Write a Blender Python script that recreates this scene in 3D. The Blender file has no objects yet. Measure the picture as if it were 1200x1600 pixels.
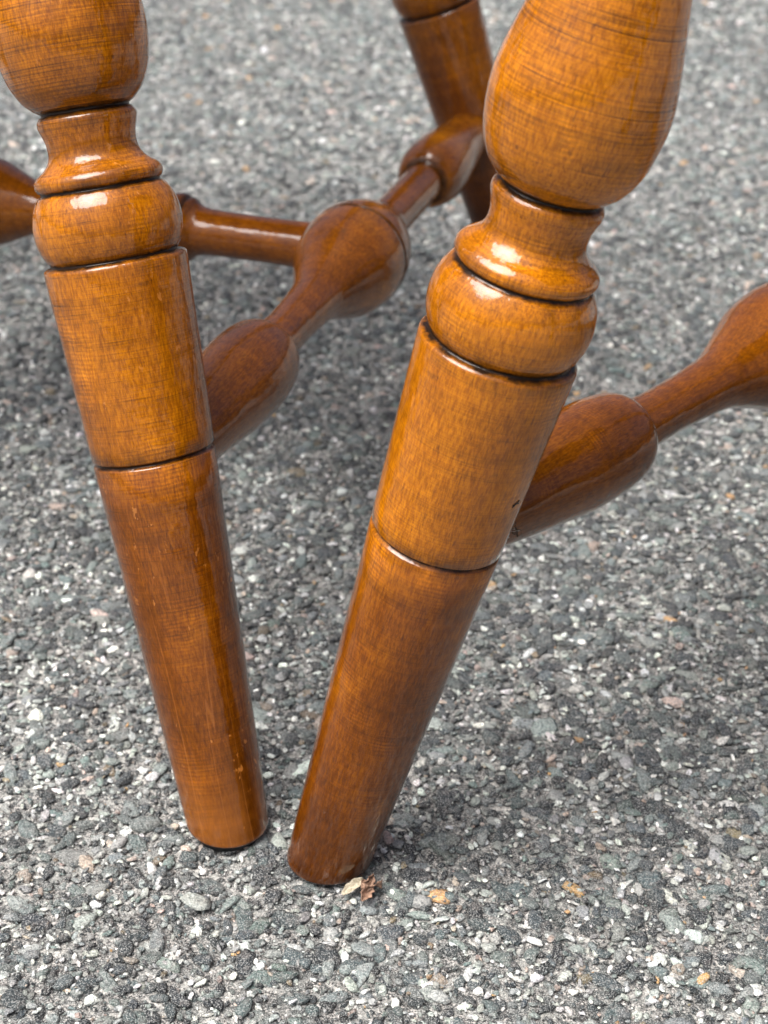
import bpy, bmesh, math, random
import numpy as np
from mathutils import Vector, Matrix
random.seed(7); rng = np.random.default_rng(11)
S = bpy.context.scene
COL = S.collection

# ------------------------------------------------------------------ camera
PITCH, ROLL, CAM_H = 0.51339, 0.0188, 0.30742
cam_data = bpy.data.cameras.new('camera'); cam = bpy.data.objects.new('camera', cam_data); COL.objects.link(cam)
fwd = Vector((0, math.cos(PITCH), -math.sin(PITCH))); up = Vector((0, math.sin(PITCH), math.cos(PITCH))); rt = Vector((1, 0, 0))
cx = rt*math.cos(ROLL)+up*math.sin(ROLL); cy = -rt*math.sin(ROLL)+up*math.cos(ROLL)
M = Matrix((cx, cy, -fwd)).transposed().to_4x4(); M.translation = (0, 0, CAM_H); cam.matrix_world = M
cam_data.sensor_fit = 'VERTICAL'; cam_data.sensor_height = 36; cam_data.sensor_width = 27
cam_data.lens = 54.06
cam_data.clip_start = 0.01; cam_data.clip_end = 500
cam_data.dof.use_dof = True; cam_data.dof.focus_distance = 0.395; cam_data.dof.aperture_fstop = 22
cam_data.dof.aperture_blades = 0
S.camera = cam

# ------------------------------------------------------------------ daylight
SUN_DIR = Vector((-0.34, -0.25, 0.905)).normalized()
elev = math.asin(SUN_DIR.z); azim = math.atan2(SUN_DIR.x, SUN_DIR.y)
w = bpy.data.worlds.new('World'); S.world = w; w.use_nodes = True
nt = w.node_tree; bg = nt.nodes['Background']
sky = nt.nodes.new('ShaderNodeTexSky'); sky.sky_type = 'NISHITA'; sky.sun_disc = False
sky.sun_elevation = elev; sky.sun_rotation = azim
sky.air_density = 0.5; sky.dust_density = 9.0; sky.ozone_density = 0.8
nt.links.new(sky.outputs[0], bg.inputs[0]); bg.inputs[1].default_value = 0.055
sd = bpy.data.lights.new('sun', 'SUN'); sd.energy = 1.5; sd.angle = math.radians(46); sd.color = (1, 0.99, 0.975)
sun = bpy.data.objects.new('sun', sd); COL.objects.link(sun)
sun.rotation_euler = SUN_DIR.to_track_quat('Z', 'Y').to_euler(); sun.location = SUN_DIR*5
S.view_settings.view_transform = 'Standard'; S.view_settings.look = 'None'; S.view_settings.gamma = 1
S.view_settings.exposure = 1.72
S.cycles.max_bounces = 6

# ------------------------------------------------------------------ helpers
def link(name, me, mat=None, parent=None, smooth=False):
    o = bpy.data.objects.new(name, me); COL.objects.link(o)
    if mat: me.materials.append(mat)
    if parent: o.parent = parent
    if smooth: me.polygons.foreach_set('use_smooth', np.ones(len(me.polygons), bool))
    return o
def tag(o, **k):
    for a, b in k.items(): o[a] = b
    return o
class G:
    """tiny node-graph helper"""
    def __init__(s, name):
        s.m = bpy.data.materials.new(name); s.m.use_nodes = True; s.t = s.m.node_tree
        s.b = s.t.nodes['Principled BSDF']; s.oc = s.n('ShaderNodeTexCoord').outputs['Object']
    def n(s, ty, **k):
        x = s.t.nodes.new(ty)
        for a, b in k.items(): setattr(x, a, b)
        return x
    def put(s, sock, v):
        if v is None: return
        if hasattr(v, 'is_output'): s.t.links.new(v, sock)
        else: sock.default_value = v
    def math(s, op, a, b=None, c=None, clamp=False):
        x = s.n('ShaderNodeMath', operation=op, use_clamp=clamp)
        for i, v in enumerate((a, b, c)): s.put(x.inputs[i], v)
        return x.outputs[0]
    def map(s, v, scale=(1, 1, 1), loc=(0, 0, 0)):
        x = s.n('ShaderNodeMapping'); s.put(x.inputs[0], v); x.inputs['Location'].default_value = loc; x.inputs['Scale'].default_value = scale
        return x.outputs[0]
    def noise(s, v, scale, detail=2.0, rough=0.5, dist=0.0):
        x = s.n('ShaderNodeTexNoise'); s.put(x.inputs['Vector'], v); x.inputs['Scale'].default_value = scale
        x.inputs['Detail'].default_value = detail; x.inputs['Roughness'].default_value = rough; x.inputs['Distortion'].default_value = dist
        return x.outputs[0]
    def rng(s, v, a, b, c=0.0, d=1.0):
        x = s.n('ShaderNodeMapRange'); s.put(x.inputs[0], v)
        for i, k in enumerate((a, b, c, d)): x.inputs[i+1].default_value = k
        return x.outputs[0]
    def ramp(s, v, stops, interp='LINEAR'):
        x = s.n('ShaderNodeValToRGB'); s.put(x.inputs[0], v); r = x.color_ramp; r.interpolation = interp
        while len(r.elements) < len(stops): r.elements.new(0.5)
        for e, (p, c) in zip(r.elements, stops): e.position = p; e.color = (*c, 1)
        return x.outputs[0]
    def mix(s, f, a, b, mode='MIX'):
        x = s.n('ShaderNodeMix', data_type='RGBA', blend_type=mode)
        s.put(x.inputs[0], f)
        for i, v in ((6, a), (7, b)):
            if isinstance(v, tuple): v = (*v, 1) if len(v) == 3 else v
            s.put(x.inputs[i], v)
        return x.outputs[2]
    def bump(s, h, strength, dist, normal=None):
        x = s.n('ShaderNodeBump'); s.put(x.inputs['Height'], h); x.inputs['Strength'].default_value = strength
        x.inputs['Distance'].default_value = dist
        if normal: s.put(x.inputs['Normal'], normal)
        return x.outputs[0]

# ------------------------------------------------------------------ asphalt materials
def speckle(g, base, seedvec=None):
    v = g.oc
    if seedvec is not None:
        x = g.n('ShaderNodeVectorMath', operation='ADD'); g.put(x.inputs[0], v); g.put(x.inputs[1], seedvec); v = x.outputs[0]
    a = g.rng(g.noise(v, 1100, 3, 0.65), 0.32, 0.68)
    f = g.rng(g.noise(v, 2600, 2, 0.6), 0.35, 0.65)
    c = g.mix(a, g.mix(1.0, base, (0.42, 0.44, 0.45), 'MULTIPLY'), g.mix(1.0, base, (1.55, 1.55, 1.52), 'MULTIPLY'))
    c = g.mix(g.math('MULTIPLY', g.rng(f, 0.5, 0.95), 0.5), c, (0.68, 0.70, 0.68))
    return c, a, f
g = G('stone_aggregate')
at = g.n('ShaderNodeAttribute', attribute_name='tint', attribute_type='GEOMETRY')
off = g.n('ShaderNodeVectorMath', operation='SCALE'); g.put(off.inputs[0], at.outputs['Vector']); off.inputs['Scale'].default_value = 3.0
c, a, f = speckle(g, at.outputs['Color'], off.outputs[0])
dust = g.rng(g.noise(g.oc, 420, 3, 0.6), 0.52, 0.68)
c = g.mix(g.math('MULTIPLY', dust, 0.22), c, (0.43, 0.39, 0.36))
g.put(g.b.inputs['Base Color'], c); g.b.inputs['Roughness'].default_value = 0.62
g.put(g.b.inputs['Normal'], g.bump(g.math('ADD', a, g.math('MULTIPLY', f, 0.5)), 0.9, 0.0006))
STONE = g.m

g = G('asphalt_binder')
vo = g.n('ShaderNodeTexVoronoi'); g.put(vo.inputs['Vector'], g.oc); vo.inputs['Scale'].default_value = 330
sepc = g.n('ShaderNodeSeparateColor'); g.put(sepc.inputs[0], vo.outputs['Color'])
cell = g.ramp(sepc.outputs[0], [(0, (.03, .034, .037)), (.35, (.10, .11, .11)), (.6, (.2, .205, .2)), (.85, (.36, .36, .34)), (1, (.6, .58, .55))])
sand = g.ramp(g.noise(g.oc, 1500, 3, 0.7), [(.38, (.022, .025, .026)), (.50, (.135, .134, .13)), (.61, (.53, .50, .475))])
c = g.mix(g.rng(g.noise(g.oc, 260, 2), .42, .58), sand, cell)
c2, a, f = speckle(g, c)
g.put(g.b.inputs['Base Color'], c2); g.b.inputs['Roughness'].default_value = 0.8
g.put(g.b.inputs['Normal'], g.bump(g.math('ADD', g.math('MULTIPLY', vo.outputs['Distance'], -1.0), g.math('MULTIPLY', a, .6)), 0.9, 0.0012))
BINDER = g.m

# ------------------------------------------------------------------ ground
def ground_h(x, y):
    return (0.0006*np.sin(x*61+1.3*np.sin(y*37))+0.0006*np.sin(y*73+1.1*np.sin(x*47+2))+0.0004*np.sin(x*151+y*133))
xs = np.concatenate([[-30, -8, -2], np.linspace(-.75, .75, 151), [2, 8, 30]]); ys = np.concatenate([[-30, -8, -2], np.linspace(0.0, 2.0, 201), [4, 10, 40]])
X, Y = np.meshgrid(xs, ys); Z = ground_h(X, Y)-0.0016
nx, ny = len(xs), len(ys)
idx = np.arange(nx*ny).reshape(ny, nx)
fc = np.stack([idx[:-1, :-1], idx[:-1, 1:], idx[1:, 1:], idx[1:, :-1]], -1).reshape(-1, 4)
me = bpy.data.meshes.new('asphalt'); me.from_pydata(np.stack([X, Y, Z], -1).reshape(-1, 3).tolist(), [], fc.tolist())
ground = tag(link('asphalt_ground', me, BINDER, smooth=True), kind='structure')

def stone_shape(sub, r):
    bm = bmesh.new(); bmesh.ops.create_icosphere(bm, subdivisions=sub, radius=1)
    P = np.array([v.co for v in bm.verts]); bm.normal_update()
    F = np.array([[v.index for v in f.verts] for f in bm.faces]); bm.free()
    d = r.normal(size=(9, 3)); d[:7, 2] *= .3; d /= np.linalg.norm(d, axis=1)[:, None]; h = np.concatenate([r.uniform(.34, .8, 5), r.uniform(.6, .95, 4)])
    d[8] = (r.normal(0, .1), r.normal(0, .1), 1); d[8] /= np.linalg.norm(d[8]); h[8] = r.uniform(.26, .42)
    t = P@d.T
    k = np.min(np.where(t > 1e-3, h/np.maximum(t, 1e-3), 9), axis=1)
    P = P*np.minimum(k, 1)[:, None]*(1+r.normal(0, .045, (len(P), 1)))
    keep = P[F][:, :, 2].max(1) > -0.12
    F = F[keep]; u = np.unique(F); m = -np.ones(len(P), int); m[u] = np.arange(len(u))
    P = P[u]; P[:, 2] = np.maximum(P[:, 2], -.5)
    return P, m[F]
LIB2 = [stone_shape(2, rng) for _ in range(20)]
LIB1 = [stone_shape(1, rng) for _ in range(20)]
PAL = np.array([(.016, .021, .025), (.032, .041, .046), (.07, .09, .092), (.125, .148, .142), (.195, .215, .205), (.31, .32, .30), (.50, .51, .475), (.74, .73, .68), (.44, .34, .28), (.50, .29, .12), (.20, .15, .09), (.12, .16, .15)])
PW = np.array([.17, .13, .07, .08, .10, .14, .18, .17, .04, .004, .008, .04]); PW /= PW.sum()
def half_w(y): return .24+.25*y
def scatter(spacing, y0, y1, smin, smax, power):
    n_y = int((y1-y0)/spacing); pts = []
    for j in range(n_y):
        y = y0+(j+.5)*spacing; hw = half_w(y); k = int(2*hw/spacing)
        pts.append(np.stack([-hw+(np.arange(k)+.5+.5*(j % 2))*spacing, np.full(k, y)], 1))
    p = np.concatenate(pts); n = len(p)
    p += rng.uniform(-.5, .5, (n, 2))*spacing
    s = smin+(smax-smin)*rng.random(n)**power
    return p, s/2
sets = [  # spacing, y0, y1, size range, power, library
    (.0039, .22, .60, .0022, .0090, 3.2, LIB2),
    (.0040, .60, .95, .0024, .0092, 3.0, LIB1),
    (.0056, .95, 1.85, .0036, .0110, 2.4, LIB1),
    (.00225, .22, .62, .0008, .0028, 1.6, LIB1)]
allst = []
for sp, y0, y1, a, b, pw, lib in sets:
    p, r = scatter(sp, y0, y1, a, b, pw); n = len(p)
    yaw = rng.uniform(0, 6.283, n)
    sx = r*rng.uniform(1.15, 1.75, n); sy = r*rng.uniform(.75, 1.15, n); sz = r*rng.uniform(.5, .8, n)
    if lib is LIB1 and a < .002: sz *= 1.2
    top = ground_h(p[:, 0], p[:, 1])+rng.normal(0, .0003, n)-.0002-(.0003 if a < .002 else 0)
    z = top-sz*.36
    ci = rng.choice(len(PAL), n, p=PW)
    ci = np.where((r > .0024) & (ci > 4) & (ci < 8) & (rng.random(n) < np.where(ci > 5, .93, .6)), rng.integers(1, 5, n), ci)
    lowf = 1+.16*np.sin(p[:, 0]*310+2*np.sin(p[:, 1]*190))*np.sin(p[:, 1]*270+2*np.sin(p[:, 0]*230+1))+.10*np.sin(p[:, 0]*95+1.5*np.sin(p[:, 1]*80))
    tint = lowf[:, None]*PAL[ci]*np.array([1.0, 1.045, 1.075])*rng.uniform(.55, 1.5, (n, 1))*rng.uniform(.95, 1.05, (n, 3))
    tx, ty = rng.normal(0, .16, n), rng.normal(0, .16, n)
    allst.append(dict(p=p, sx=sx, sy=sy, sz=sz, z=z, yaw=yaw, tint=tint, tx=tx, ty=ty, lib=lib, k=rng.integers(0, 20, n)))
def stone_verts(d, sel, k):
    P, F = d['lib'][k]; v = P[None]*np.stack([d['sx'][sel], d['sy'][sel], d['sz'][sel]], 1)[:, None, :]
    c, s = np.cos(d['yaw'][sel])[:, None], np.sin(d['yaw'][sel])[:, None]
    x = v[..., 0]*c-v[..., 1]*s; y = v[..., 0]*s+v[..., 1]*c; zz = v[..., 2]+x*d['tx'][sel][:, None]+y*d['ty'][sel][:, None]
    return np.stack([x, y, zz], -1), F
def tri_mesh(name, V, F, T):
    me = bpy.data.meshes.new(name); me.vertices.add(len(V)); me.vertices.foreach_set('co', V.astype(np.float32).ravel())
    me.loops.add(F.size); me.loops.foreach_set('vertex_index', F.astype(np.int32).ravel())
    me.polygons.add(len(F)); me.polygons.foreach_set('loop_start', np.arange(0, F.size, 3, dtype=np.int32))
    me.update(); at = me.attributes.new('tint', 'FLOAT_COLOR', 'POINT')
    at.data.foreach_set('color', np.concatenate([T, np.ones((len(T), 1))], 1).astype(np.float32).ravel())
    return me
# the 300 stones that show largest are separate parts
d0 = allst[0]; x, y = d0['p'].T
zc = y*math.cos(PITCH)+CAM_H*math.sin(PITCH); u = x/zc*2403; vv = (y*math.sin(PITCH)-CAM_H*math.cos(PITCH))/zc*2403
vis = (abs(u) < 590) & (abs(vv) < 790)
score = np.where(vis, np.sqrt(d0['sx']*d0['sy'])/zc, 0); big = np.argsort(-score)[:300]
for i in big:
    V, F = stone_verts(d0, np.array([i]), d0['k'][i])
    me = tri_mesh('stone', V[0], F, np.repeat(d0['tint'][i][None], V.shape[1], 0))
    o = link('stone', me, STONE, ground); o.location = (x[i], y[i], d0['z'][i])
VV, FF, TT = [], [], []; base = 0
for d in allst:
    ok = np.ones(len(d['p']), bool)
    if d is d0: ok[big] = False
    for k in range(20):
        sel = np.where(ok & (d['k'] == k))[0]
        V, F = stone_verts(d, sel, k); n, m = V.shape[:2]
        V[..., 0] += d['p'][sel, 0][:, None]; V[..., 1] += d['p'][sel, 1][:, None]; V[..., 2] += d['z'][sel][:, None]
        VV.append(V.reshape(-1, 3)); FF.append((F[None]+(np.arange(n)*m)[:, None, None]).reshape(-1, 3)+base)
        TT.append(np.repeat(d['tint'][sel], m, 0)); base += n*m
me = tri_mesh('aggregate', np.concatenate(VV), np.concatenate(FF), np.concatenate(TT))
tag(link('stone_aggregate', me, STONE, ground), kind='stuff')

# ------------------------------------------------------------------ wood
def wood(name, golden, grooves, lathe=0.5, vase=0.0, low=0.0, wear=False, zlo=0.0, zhi=0.25, glaze=0.0022, amber=0.0):
    g = G(name); v = g.oc
    sep = g.n('ShaderNodeSeparateXYZ'); g.put(sep.inputs[0], v); z = sep.outputs[2]
    blotch = g.noise(g.map(v, (1, 1, .45)), 42, 4, .6)
    t = g.math('ADD', g.math('ADD', g.rng(z, zlo, zhi, 0.0, 0.36), g.rng(z, .1140, .1165, 0.0, .13 if zlo == 0 else 0.0)), g.math('MULTIPLY', blotch, 1.0))
    t = g.math('ADD', t, g.math('ADD', g.rng(z, .195, .222, golden-.58, golden-.58+vase), g.rng(z, .01, .105, -low, 0.0)))
    col = g.ramp(t, [(.08, (.022, .0062, .0002)), (.36, (.084, .0218, .0002)), (.66, (.216, .0605, .0003)), (1.0, (.53, .178, .0014))])
    fib = g.noise(g.map(v, (1, 1, .20)), 1500, 5, .78)
    col = g.mix(g.rng(fib, .40, .60, 1.0, 0), col, g.mix(1.0, col, (.56, .48, .44), 'MULTIPLY'))
    pore = g.rng(g.noise(g.map(v, (1, 1, .16)), 2000, 3, .6), .57, .70)
    patch = g.rng(g.noise(v, 60, 2), .35, .65)
    col = g.mix(g.math('MULTIPLY', pore, g.math('MULTIPLY_ADD', patch, .45, .2)), col, (.045, .013, .003))
    # ray flecks: short ripples that catch lighter
    rip = g.n('ShaderNodeTexWave', wave_type='BANDS', bands_direction='Z'); g.put(rip.inputs[0], v)
    rip.inputs['Scale'].default_value = 260; rip.inputs['Distortion'].default_value = 5; rip.inputs['Detail'].default_value = 2; rip.inputs['Detail Scale'].default_value = .8
    rmask = g.rng(g.noise(g.map(v, (1, 1, .5), (3, 1, 2)), 75, 2), .54, .68)
    col = g.mix(g.math('MULTIPLY', g.math('MULTIPLY', rip.outputs[1], rmask), .6), col, g.mix(1.0, col, (1.7, 1.75, 1.7), 'MULTIPLY'))
    # turning marks: thin dark rings, broken
    ln = g.noise(g.map(v, (22, 22, 1700)), 1.0, 3, .65)
    lm = g.rng(g.noise(g.map(v, (1, 1, 2.2), (5, 2, 7)), 48, 2), .38, .62)
    lt = g.math('MULTIPLY', g.rng(ln, .54, .74), g.math('MULTIPLY', lm, g.math('MULTIPLY', g.rng(z, .10, .23, .22, .9), lathe)))
    ln2 = g.noise(g.map(v, (80, 80, 2600), (1, 5, 0)), 1.0, 2, .5)
    lt = g.math('ADD', lt, g.math('MULTIPLY', g.rng(ln2, .56, .72), lathe*.55), clamp=True)
    ln3 = g.noise(g.map(v, (9, 9, 2100), (3, 3, 1)), 1.0, 3, .6)
    fine = g.math('MULTIPLY', g.rng(ln3, .46, .66), g.math('MULTIPLY', g.rng(lm, 0, 1, .4, 1), g.rng(z, .185, .215, .32, .85)))
    lt = g.math('MAXIMUM', lt, g.math('MULTIPLY', fine, 1.0 if zlo == 0 else 0.0))
    col = g.mix(lt, col, (.034, .012, .003))
    smut = g.rng(g.noise(g.map(v, (1, 1, 1), (9, 4, 1)), 120, 4, .7), .63, .76)
    col = g.mix(g.math('MULTIPLY', smut, .5), col, (.05, .022, .008))
    if wear:
        chk = g.math('ABSOLUTE', g.math('SUBTRACT', g.noise(g.map(v, (1, 1, .035), (2, 7, 0)), 110, 2, .5), .5))
        sc = g.math('MULTIPLY', g.rng(chk, .003, .012, 1, 0), g.rng(z, .02, .10, .38, .10))
        col = g.mix(sc, col, (.40, .14, .025))
        chip = g.rng(g.noise(g.map(v, (1, 1, .6), (4, 4, 4)), 330, 3, .7), .635, .67)
        cm = g.math('MULTIPLY', chip, g.rng(g.noise(g.map(v, (1, 1, .7), (1, 8, 3)), 70, 1), .47, .60))
        col = g.mix(g.math('MULTIPLY', cm, .8), col, (.46, .17, .03))
        rub = g.math('MULTIPLY', g.rng(z, .006, .034, 1, 0), g.rng(g.noise(g.map(v, (1, 1, .3)), 130, 3, .6), .36, .6))
        col = g.mix(g.math('MULTIPLY', rub, .4), col, (.36, .125, .022))
    band = g.rng(g.noise(g.map(v, (7, 7, 210), (2, 1, 4)), 1.0, 3, .6), .3, .7, .80, 1.14)
    bc = g.n('ShaderNodeCombineColor'); [g.put(bc.inputs[i], band) for i in range(3)]
    col = g.mix(1.0, col, bc.outputs[0], 'MULTIPLY')
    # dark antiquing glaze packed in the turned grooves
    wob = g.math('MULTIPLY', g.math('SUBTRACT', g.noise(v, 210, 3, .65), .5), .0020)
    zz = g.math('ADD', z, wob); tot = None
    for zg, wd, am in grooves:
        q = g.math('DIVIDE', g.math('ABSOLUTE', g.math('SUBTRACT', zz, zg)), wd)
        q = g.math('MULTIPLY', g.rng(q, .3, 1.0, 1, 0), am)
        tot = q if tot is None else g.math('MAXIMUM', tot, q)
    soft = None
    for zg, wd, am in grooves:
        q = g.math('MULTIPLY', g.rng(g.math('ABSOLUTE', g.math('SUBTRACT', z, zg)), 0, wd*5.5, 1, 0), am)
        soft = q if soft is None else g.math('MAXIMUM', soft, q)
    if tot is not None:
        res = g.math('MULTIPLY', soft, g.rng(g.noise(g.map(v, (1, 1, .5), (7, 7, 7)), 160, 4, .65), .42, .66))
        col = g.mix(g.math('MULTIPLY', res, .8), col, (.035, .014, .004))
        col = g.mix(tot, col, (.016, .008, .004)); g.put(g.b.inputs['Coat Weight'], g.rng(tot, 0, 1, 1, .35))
    if amber: col = g.mix(1.0, col, (1.0, 1+amber, 1.0), 'MULTIPLY')
    g.put(g.b.inputs['Base Color'], col)
    g.b.inputs['Roughness'].default_value = .42; g.b.inputs['Specular IOR Level'].default_value = .05
    g.b.inputs['Coat IOR'].default_value = 1.5 if zlo == 0 else 1.42
    g.put(g.b.inputs['Coat Roughness'], g.rng(g.noise(v, 150, 3), .3, .7, *((.012, .04) if zlo == 0 else (.05, .12))))
    wave = g.math('ADD', g.noise(g.map(v, (1, 1, .6)), 130, 3, .55), g.math('MULTIPLY', ln, .07))
    g.put(g.b.inputs['Coat Normal'], g.bump(wave, .55, .0009))
    g.put(g.b.inputs['Normal'], g.bump(g.math('ADD', fib, g.math('MULTIPLY', pore, -1)), .25, .0003))
    return g.m

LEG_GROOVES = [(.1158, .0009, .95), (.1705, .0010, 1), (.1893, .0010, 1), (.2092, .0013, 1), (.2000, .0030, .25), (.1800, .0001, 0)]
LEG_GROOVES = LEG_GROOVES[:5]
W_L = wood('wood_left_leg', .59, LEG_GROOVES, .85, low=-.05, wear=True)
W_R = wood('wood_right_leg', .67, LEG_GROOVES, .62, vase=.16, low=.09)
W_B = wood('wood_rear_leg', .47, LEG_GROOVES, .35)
SIDE_LEN = .3737
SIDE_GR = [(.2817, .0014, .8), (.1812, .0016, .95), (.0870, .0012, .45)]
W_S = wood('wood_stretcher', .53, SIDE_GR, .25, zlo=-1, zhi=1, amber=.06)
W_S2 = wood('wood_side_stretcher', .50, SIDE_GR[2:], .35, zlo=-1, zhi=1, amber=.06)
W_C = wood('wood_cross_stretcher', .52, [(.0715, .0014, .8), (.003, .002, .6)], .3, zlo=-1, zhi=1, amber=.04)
g = G('wood_seat'); g.put(g.b.inputs['Base Color'], g.ramp(g.noise(g.map(g.oc, (40, 4, 40)), 3, 4), [(.3, (.16, .05, .006)), (.7, (.36, .125, .013))])); g.b.inputs['Roughness'].default_value = .3; W_SEAT = g.m
g = G('dark_felt'); g.put(g.b.inputs['Base Color'], g.ramp(g.noise(g.oc, 900, 2), [(.3, (.008, .008, .008)), (.7, (.02, .02, .02))])); g.b.inputs['Roughness'].default_value = .9; FELT = g.m

def smooth_profile(pts, step=.0006):
    """pts: (s, r, corner) ; Catmull-Rom between corners so coves and beads are round"""
    P = [np.array(p[:2]) for p in pts]; C = [len(p) > 2 and p[2] for p in pts]; out = []
    for i in range(len(P)-1):
        p1, p2 = P[i], P[i+1]
        p0 = P[i-1] if i > 0 and not C[i] else 2*p1-p2
        p3 = P[i+2] if i+2 < len(P) and not C[i+1] else 2*p2-p1
        n = max(1, min(12, int(np.linalg.norm(p2-p1)/step)))
        for t in np.arange(n)/n:
            out.append(.5*((2*p1)+(p2-p0)*t+(2*p0-5*p1+4*p2-p3)*t*t+(3*p1-p0-3*p2+p3)*t**3))
    out.append(P[-1]); return np.array(out)
def lathe(prof, seg=72, ends=True):
    a = np.linspace(0, 2*np.pi, seg, endpoint=False); c, s = np.cos(a), np.sin(a)
    V = np.stack([prof[:, 1:2]*c, prof[:, 1:2]*s, np.repeat(prof[:, :1], seg, 1)], -1).reshape(-1, 3).tolist(); n = len(prof); F = []
    for i in range(n-1):
        for j in range(seg):
            k = (j+1) % seg; F.append((i*seg+j, i*seg+k, (i+1)*seg+k, (i+1)*seg+j))
    if ends: F.append(tuple(range(seg))[::-1]); F.append(tuple((n-1)*seg+j for j in range(seg)))
    return V, F
c_ = True
LEG = [(-.012, .0115), (.1146, .01706, c_), (.1150, .0168), (.1154, .0160, c_), (.1160, .0160, c_), (.1163, .0168), (.1168, .0172, c_),
       (.1684, .01945, c_), (.1691, .0194), (.1697, .0190), (.1701, .0182, c_), (.1703, .0172, c_), (.1708, .0173, c_), (.1728, .0186), (.1765, .01975), (.1805, .0199), (.1846, .0191), (.1876, .0176), (.1887, .0166, c_),
       (.1890, .0160, c_), (.1896, .0160, c_), (.1899, .0166, c_), (.1911, .0172), (.1925, .01705), (.1938, .0160), (.1952, .0141), (.1972, .0124), (.1995, .0118), (.2022, .0120), (.2048, .01275), (.2065, .01325), (.2078, .0130), (.2087, .0123, c_),
       (.2089, .0117, c_), (.2095, .0117, c_), (.2105, .0134, c_), (.2135, .0162), (.2185, .0186), (.2250, .0199), (.2320, .0202), (.2400, .0190), (.2500, .0168), (.2650, .0138), (.2850, .0115), (.3050, .0108), (.3130, .0112, c_),
       (.3135, .0105, c_), (.3160, .0140), (.3200, .0145), (.3240, .0125, c_), (.3400, .0135), (.3800, .0135), (.4400, .0115, c_)]
LEGP = smooth_profile(LEG)
_s = np.arange(-.012, .011, .0005)   # close rows at the foot for the level saw cut
LEGP = np.concatenate([np.stack([_s, .0115+(_s+.012)*(.01706-.0115)/.1266], 1), LEGP[LEGP[:, 0] > .0112]])
def axis_matrix(p, d, spin=0.0):
    q = Vector(d).to_track_quat('Z', 'Y').to_matrix() @ Matrix.Rotation(spin, 3, 'Z')
    m = q.to_4x4(); m.translation = p; return m
ROW = 4e-4
def make_leg(parent, foot, tilt, mat, spin=0.0, seg=72, cut=.0006, glide=False, label=None):
    ax = Vector((tilt[0], tilt[1], 1)).normalized(); mw = axis_matrix(Vector((foot[0], foot[1], 0)), ax, spin)
    V, F = lathe(LEGP, seg); V = np.array(V); R3 = np.array(mw.to_3x3())
    wz = (V@R3.T)[:, 2]
    lowv = wz < cut   # the foot is sawn level: slide its last rows along the leg up to the cut plane
    V[lowv, 2] += (cut-wz[lowv])/ax.z
    wz = (V@R3.T)[:, 2]; rim = np.clip((cut+.0009-wz)/.0009, 0, 1)**2*.014
    V[:, :2] *= (1-rim)[:, None]
    me = bpy.data.meshes.new('leg'); me.from_pydata(V.tolist(), [], F)
    o = link('leg', me, mat, None, True); o.parent = parent; o.matrix_world = mw
    if label: o['label'] = label
    if glide:
        gv, gf = lathe(np.array([(-.0006, .0102), (.0020, .0109), (.0032, .0109)]), 40)
        gm = bpy.data.meshes.new('foot_glide'); gm.from_pydata(gv, [], gf)
        go = link('foot_glide', gm, FELT, None, True); go.parent = o; go.matrix_world = Matrix.Translation((foot[0], foot[1], 0))
    return o
def leg_pt(foot, tilt, s):
    return Vector((foot[0], foot[1], 0))+Vector((tilt[0], tilt[1], 1)).normalized()*s
L_ = SIDE_LEN
SIDE = [(0, .0090), (.018, .0103), (.039, .0127), (.056, .0145), (.069, .0149), (.0792, .0140), (.0840, .0124), (.0861, .0104), (.0868, .0083, c_), (.100, .0078), (.112, .0078), (.124, .0083), (.136, .0093), (.146, .0119), (.156, .0154), (.165, .0185), (.173, .0201), (.1802, .0207, c_),
        (.1806, .0192, c_), (.1818, .0192, c_), (.1822, .0206, c_), (.189, .0200), (.197, .0182), (.205, .0152), (.212, .0118), (.219, .0094), (.228, .0088), (.240, .0086), (.2810, .0086, c_),
        (.2812, .0079, c_), (.2820, .0079, c_), (.2824, .0098, c_), (.2843, .0120), (.291, .0142), (.302, .0149), (.318, .0142), (.345, .0120), (L_, .0105)]
SIDEP = smooth_profile(SIDE, .001)
CL = .372
half = [(0, .0098), (.03, .0089), (.055, .0089), (.064, .0094), (.0675, .0106), (.0700, .0126, c_), (.0708, .0118, c_), (.0718, .0118, c_), (.0725, .0132, c_), (.0745, .0139), (.0775, .0132), (.0800, .0112, c_), (.0806, .0082, c_), (.100, .0078), (.125, .0080), (.137, .0098), (.147, .0136), (.157, .0176), (.170, .0198), (CL/2, .0202)]
CROSS = half+[(CL-a[0],)+tuple(a[1:]) for a in half[-2::-1]]
CROSSP = smooth_profile(CROSS, .001)
def make_bar(name, parent, a, b, prof, length, mat, spin=0.0, label=None):
    a, b = Vector(a), Vector(b); d = b-a; P = prof.copy(); P[:, 0] *= d.length/length
    V, F = lathe(P); me = bpy.data.meshes.new(name); me.from_pydata(V, [], F)
    o = link(name, me, mat, None, True); o.parent = parent; o.matrix_world = axis_matrix(a, d, spin)
    if label: o['label'] = label
    return o
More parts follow.
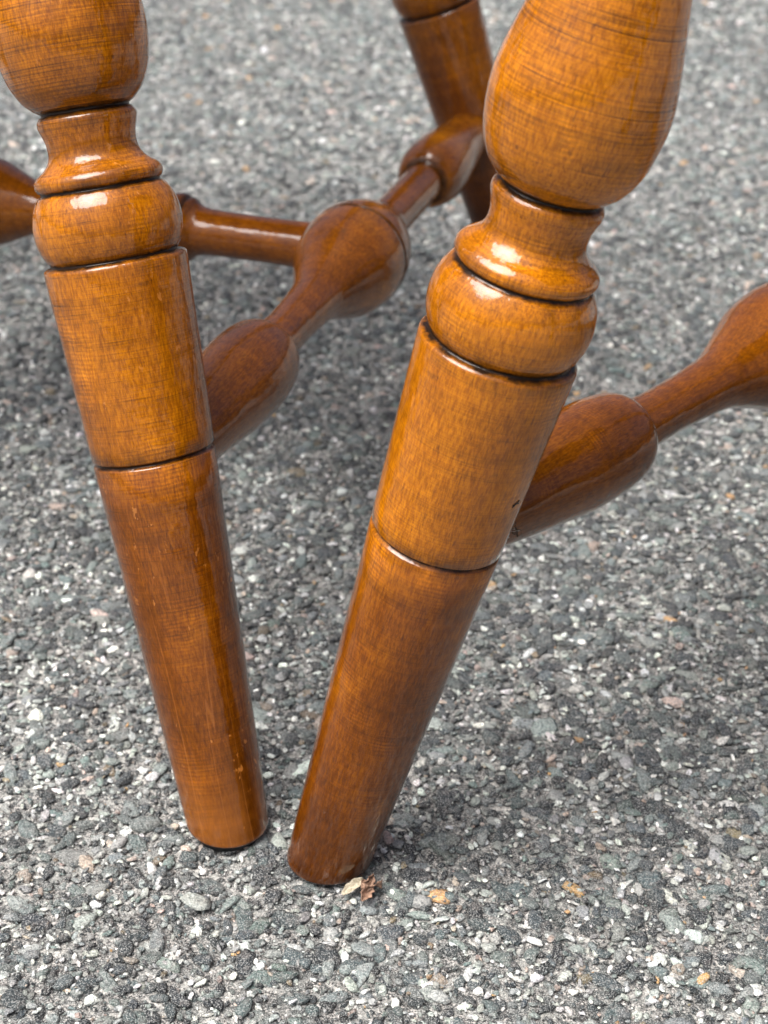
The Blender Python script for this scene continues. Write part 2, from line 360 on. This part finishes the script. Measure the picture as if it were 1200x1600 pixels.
def make_seat(parent, center, heading):
    rings = []; n = 64
    for z, k in ((.404, .90), (.408, .95), (.418, .99), (.430, 1.0), (.438, .985), (.442, .955), (.438, .80), (.434, .5)):
        rings.append([((.150 if math.sin(t) < 0 else .140)*k*math.copysign(abs(math.cos(t))**.75, math.cos(t)), .185*k*math.copysign(abs(math.sin(t))**.75, math.sin(t)), z) for t in (2*math.pi*i/n for i in range(n))])
    V = [p for r in rings for p in r]; F = []
    for i in range(len(rings)-1):
        for j in range(n): F.append((i*n+j, i*n+(j+1) % n, (i+1)*n+(j+1) % n, (i+1)*n+j))
    F.append(tuple(range(n))[::-1]); F.append(tuple((len(rings)-1)*n+j for j in range(n)))
    me = bpy.data.meshes.new('seat'); me.from_pydata(V, [], F)
    o = link('seat', me, W_SEAT, None, True); o.parent = parent
    m = Matrix.Rotation(heading-math.pi/2, 4, 'Z'); m.translation = (center.x, center.y, 0); o.matrix_world = m
JS = .111
def mirror(p, o, ax):   # reflect a 2-vector across the line through o along ax
    p, o = Vector(p[:2]), Vector(o[:2]); r = p-o; n = Vector((-ax.y, ax.x)); return o+r-2*n*r.dot(n)
def build_chair(name, front, ftilt, rear, rtilt, heading, side, mats, cross_prof, labels):
    """front/rear: the pair of legs on the seen side; side=+1 if the other pair lies to the left of the heading"""
    root = bpy.data.objects.new(name, None); COL.objects.link(root)
    ax = Vector((math.cos(heading), math.sin(heading))); lat = Vector((-ax.y, ax.x))*side
    JS = labels.get('js', .111); a, b = leg_pt(front, ftilt, JS), leg_pt(rear, rtilt, JS); mid = (a+b)/2
    o2 = Vector(mid[:2])+lat*(CL/2)
    root.location = (o2.x, o2.y, 0); bpy.context.view_layer.update()
    z0 = Vector((0, 0))
    f2, ft2 = mirror(front, o2, ax), mirror(ftilt, z0, ax); r2, rt2 = mirror(rear, o2, ax), mirror(rtilt, z0, ax)
    make_leg(root, front, ftilt, mats[0], labels.get('spin', 0), 88, labels.get('cut', .0006), labels.get('glide', False), labels.get('front'))
    make_leg(root, rear, rtilt, mats[1], 1.0, label=labels.get('rear'))
    make_leg(root, f2, ft2, mats[1], 2.0, 40); make_leg(root, r2, rt2, mats[1], 3.0, 40)
    make_bar('side_stretcher', root, a, b, SIDEP, SIDE_LEN, mats[2], labels.get('sspin', 0))
    a2, b2 = leg_pt(f2, ft2, JS), leg_pt(r2, rt2, JS)
    make_bar('side_stretcher', root, a2, b2, SIDEP, SIDE_LEN, mats[2], 1)
    make_bar('cross_stretcher', root, mid, (a2+b2)/2, cross_prof, CL, W_C, .5)
    make_seat(root, Vector((o2.x, o2.y)), heading)
    return root
LF, LT = (-0.04432, 0.35241), (-0.18130, 0.25472)
RF, RT = (-0.01431, 0.33993), (0.24660, -0.03534)
BF, BT = (0.07573, 0.73757), (-0.34059, 0.00874)
HA = math.radians(71.0)
chairA = build_chair('wooden_chair', LF, LT, BF, BT, HA, 1, (W_L, W_B, W_S), CROSSP,
    dict(front='front leg with pale scuffs and scratches near its foot', rear='darker rear leg half hidden behind the other chair', cut=.0022, glide=True, spin=1.3))
tag(chairA, label='brown turned wooden chair on the left, with scuffed foot and rear leg seen behind', category='chair', group='turned wooden chairs standing leg to leg on asphalt')
# chair B: rear leg = chair A's rear leg carried over and mirrored
HB = math.radians(51.5)
sideA = leg_pt(BF, BT, JS)-leg_pt(LF, LT, JS); angA = math.atan2(sideA.y, sideA.x)-HA
dB = HB-angA; aB = leg_pt(RF, RT, .1135); jB = aB+Vector((math.cos(dB), math.sin(dB), 0))*SIDE_LEN
rot = lambda v, t: Vector((v[0]*math.cos(t)-v[1]*math.sin(t), v[0]*math.sin(t)+v[1]*math.cos(t)))
tl = rot(BT, -HA); tl.y = -tl.y; tB = rot(tl, HB)
fB = Vector(jB[:2])-tB*jB.z
chairB = build_chair('wooden_chair', RF, RT, (fB.x, fB.y), (tB.x, tB.y), HB, -1, (W_R, W_B, W_S2), CROSSP,
    dict(front='golden front leg leaning down to the left', spin=2.2, sspin=1.0, js=.1135))
tag(chairB, label='golden turned wooden chair on the right, its leg slanting down to a dry leaf', category='chair', group='turned wooden chairs standing leg to leg on asphalt')

# ------------------------------------------------------------------ small litter
def leaf_blade(n, m, length, width, curl, seed, lobes):
    r = np.random.default_rng(seed); V = []
    for i in range(n+1):
        t = i/n; wd = width*(math.sin(math.pi*min(1, t*.94+.05))**.6)*(1+lobes*math.sin(t*17+seed))
        for j in range(m+1):
            s = j/m*2-1
            V.append((length*(t-.5), wd*s+r.normal(0, width*.05), curl*(s*s*1.2+math.sin(t*5+s*2.2+seed)*.5)+r.normal(0, length*.015)))
    F = [(i*(m+1)+j, i*(m+1)+j+1, (i+1)*(m+1)+j+1, (i+1)*(m+1)+j) for i in range(n) for j in range(m)]
    return V, F
def leaf_obj(name, parent, args, mat, loc, rot):
    V, F = leaf_blade(*args); me = bpy.data.meshes.new(name); me.from_pydata(V, [], F)
    o = link(name, me, mat, parent, True); o.location = loc; o.rotation_euler = rot
    md = o.modifiers.new('thickness', 'SOLIDIFY'); md.thickness = .00018
    return o
def leaf_mat(name, a, b):
    g = G(name); g.put(g.b.inputs['Base Color'], g.ramp(g.noise(g.oc, 900, 4, .7), [(.35, a), (.65, b)])); g.b.inputs['Roughness'].default_value = .7
    g.put(g.b.inputs['Normal'], g.bump(g.noise(g.oc, 1600, 3), .5, .0004)); return g.m
BROWN = leaf_mat('dry_leaf_brown', (.10, .055, .035), (.40, .25, .17)); PALE = leaf_mat('dry_leaf_pale', (.20, .17, .11), (.46, .42, .32))
lf = bpy.data.objects.new('dried_leaf', None); COL.objects.link(lf); lf.location = (-.0042, .3258, .0008); lf.scale = (.78, .78, .78)
leaf_obj('leaf_blade', lf, (12, 6, .0085, .0022, .0014, 3, .25), BROWN, (.0016, -.0022, .0014), (.5, -.2, 1.2))
leaf_obj('leaf_blade', lf, (12, 6, .0080, .0020, .0016, 5, .35), BROWN, (.0034, -.0004, .0020), (-.5, .2, .3))
leaf_obj('leaf_blade', lf, (12, 6, .0070, .0018, .0013, 8, .3), BROWN, (.0020, .0012, .0030), (.9, -.6, 1.0))
o = leaf_obj('leaf_base', lf, (12, 6, .0095, .0019, .0008, 2, .12), PALE, (-.0034, .0006, .0012), (.3, -.35, .6)); o['label'] = 'pale straw coloured base'
tag(lf, label='crumpled brown and straw dry leaf scrap beside the foot of the right leg', category='leaf')

def tube(bm, pts, r):
    prev = None
    for i, p in enumerate(pts):
        d = (pts[min(i+1, len(pts)-1)]-pts[max(i-1, 0)]).normalized(); q = d.to_track_quat('Z', 'Y').to_matrix()
        ring = [bm.verts.new(p+q@Vector((r*math.cos(k*2.094), r*math.sin(k*2.094), 0))) for k in range(3)]
        if prev:
            for k in range(3): bm.faces.new((prev[k], prev[(k+1) % 3], ring[(k+1) % 3], ring[k]))
        prev = ring
def tuft(n, spread, r, seed):
    rr = random.Random(seed); bm = bmesh.new()
    for _ in range(n):
        p = Vector((rr.gauss(0, spread), rr.gauss(0, spread*.4), rr.gauss(0, spread))); d = Vector((rr.gauss(0, 1), rr.gauss(0, .5), rr.gauss(0, 1))).normalized(); pts = []
        for k in range(7):
            pts.append(p.copy()); d = (d+Vector((rr.gauss(0, .5), rr.gauss(0, .3), rr.gauss(0, .5)))).normalized(); p += d*.0004
        tube(bm, pts, r)
    if r > .0001:
        for _ in range(9):
            m_ = Matrix.Translation((rr.gauss(0, spread), rr.gauss(0, spread*.3), rr.gauss(0, spread*1.3))) @ Matrix.Diagonal((rr.uniform(.0002, .0006), rr.uniform(.0002, .0005), rr.uniform(.0003, .0008), 1))
            bmesh.ops.create_icosphere(bm, subdivisions=1, radius=1, matrix=m_)
    me = bpy.data.meshes.new('fibres'); bm.to_mesh(me); bm.free(); return me
lt = bpy.data.objects.new('lint_tuft', None); COL.objects.link(lt); lt.scale = (.8, .8, .8); lt.location = (.0334, .3385, .1118)
gd = leaf_mat('lint_dark', (.02, .012, .008), (.07, .045, .02)); gp = leaf_mat('lint_pale', (.45, .42, .36), (.75, .72, .66))
link('dark_fibres', tuft(7, .0007, .00011, 4), gd, lt); link('pale_fibres', tuft(7, .0009, .00006, 9), gp, lt)
tag(lt, label='tiny tuft of dirt and lint stuck where the right leg meets its stretcher', category='lint')

# the small dark nick on the edge of the right leg
legR = [c for c in chairB.children if c.name.startswith('leg') and c.get('label')][0]
axv = Vector((RT[0], RT[1], 1)).normalized(); c0 = leg_pt(RF, RT, .1352); tv = (Vector((0, 0, CAM_H))-c0); tv = (tv-axv*tv.dot(axv)).normalized(); rv = tv.cross(axv); rv = rv if rv.x > 0 else -rv
def on_leg(s_, ang, h=.00010):
    return leg_pt(RF, RT, s_)+(tv*math.cos(ang)+rv*math.sin(ang))*(.0171+(s_-.1156)*.0437+h)
bm = bmesh.new()
for (a0, s0), (a1, s1) in (((1.02, .1346), (1.14, .1362)), ((1.05, .1356), (1.17, .1350)), ((1.00, .1354), (1.06, .1351))):
    tube(bm, [on_leg(s0+(s1-s0)*k/4, a0+(a1-a0)*k/4) for k in range(5)], .00016)
me = bpy.data.meshes.new('nick'); bm.to_mesh(me); bm.free()
nk = link('nick', me, FELT); bpy.context.view_layer.update(); nk.parent = legR; nk.matrix_parent_inverse = legR.matrix_world.inverted()
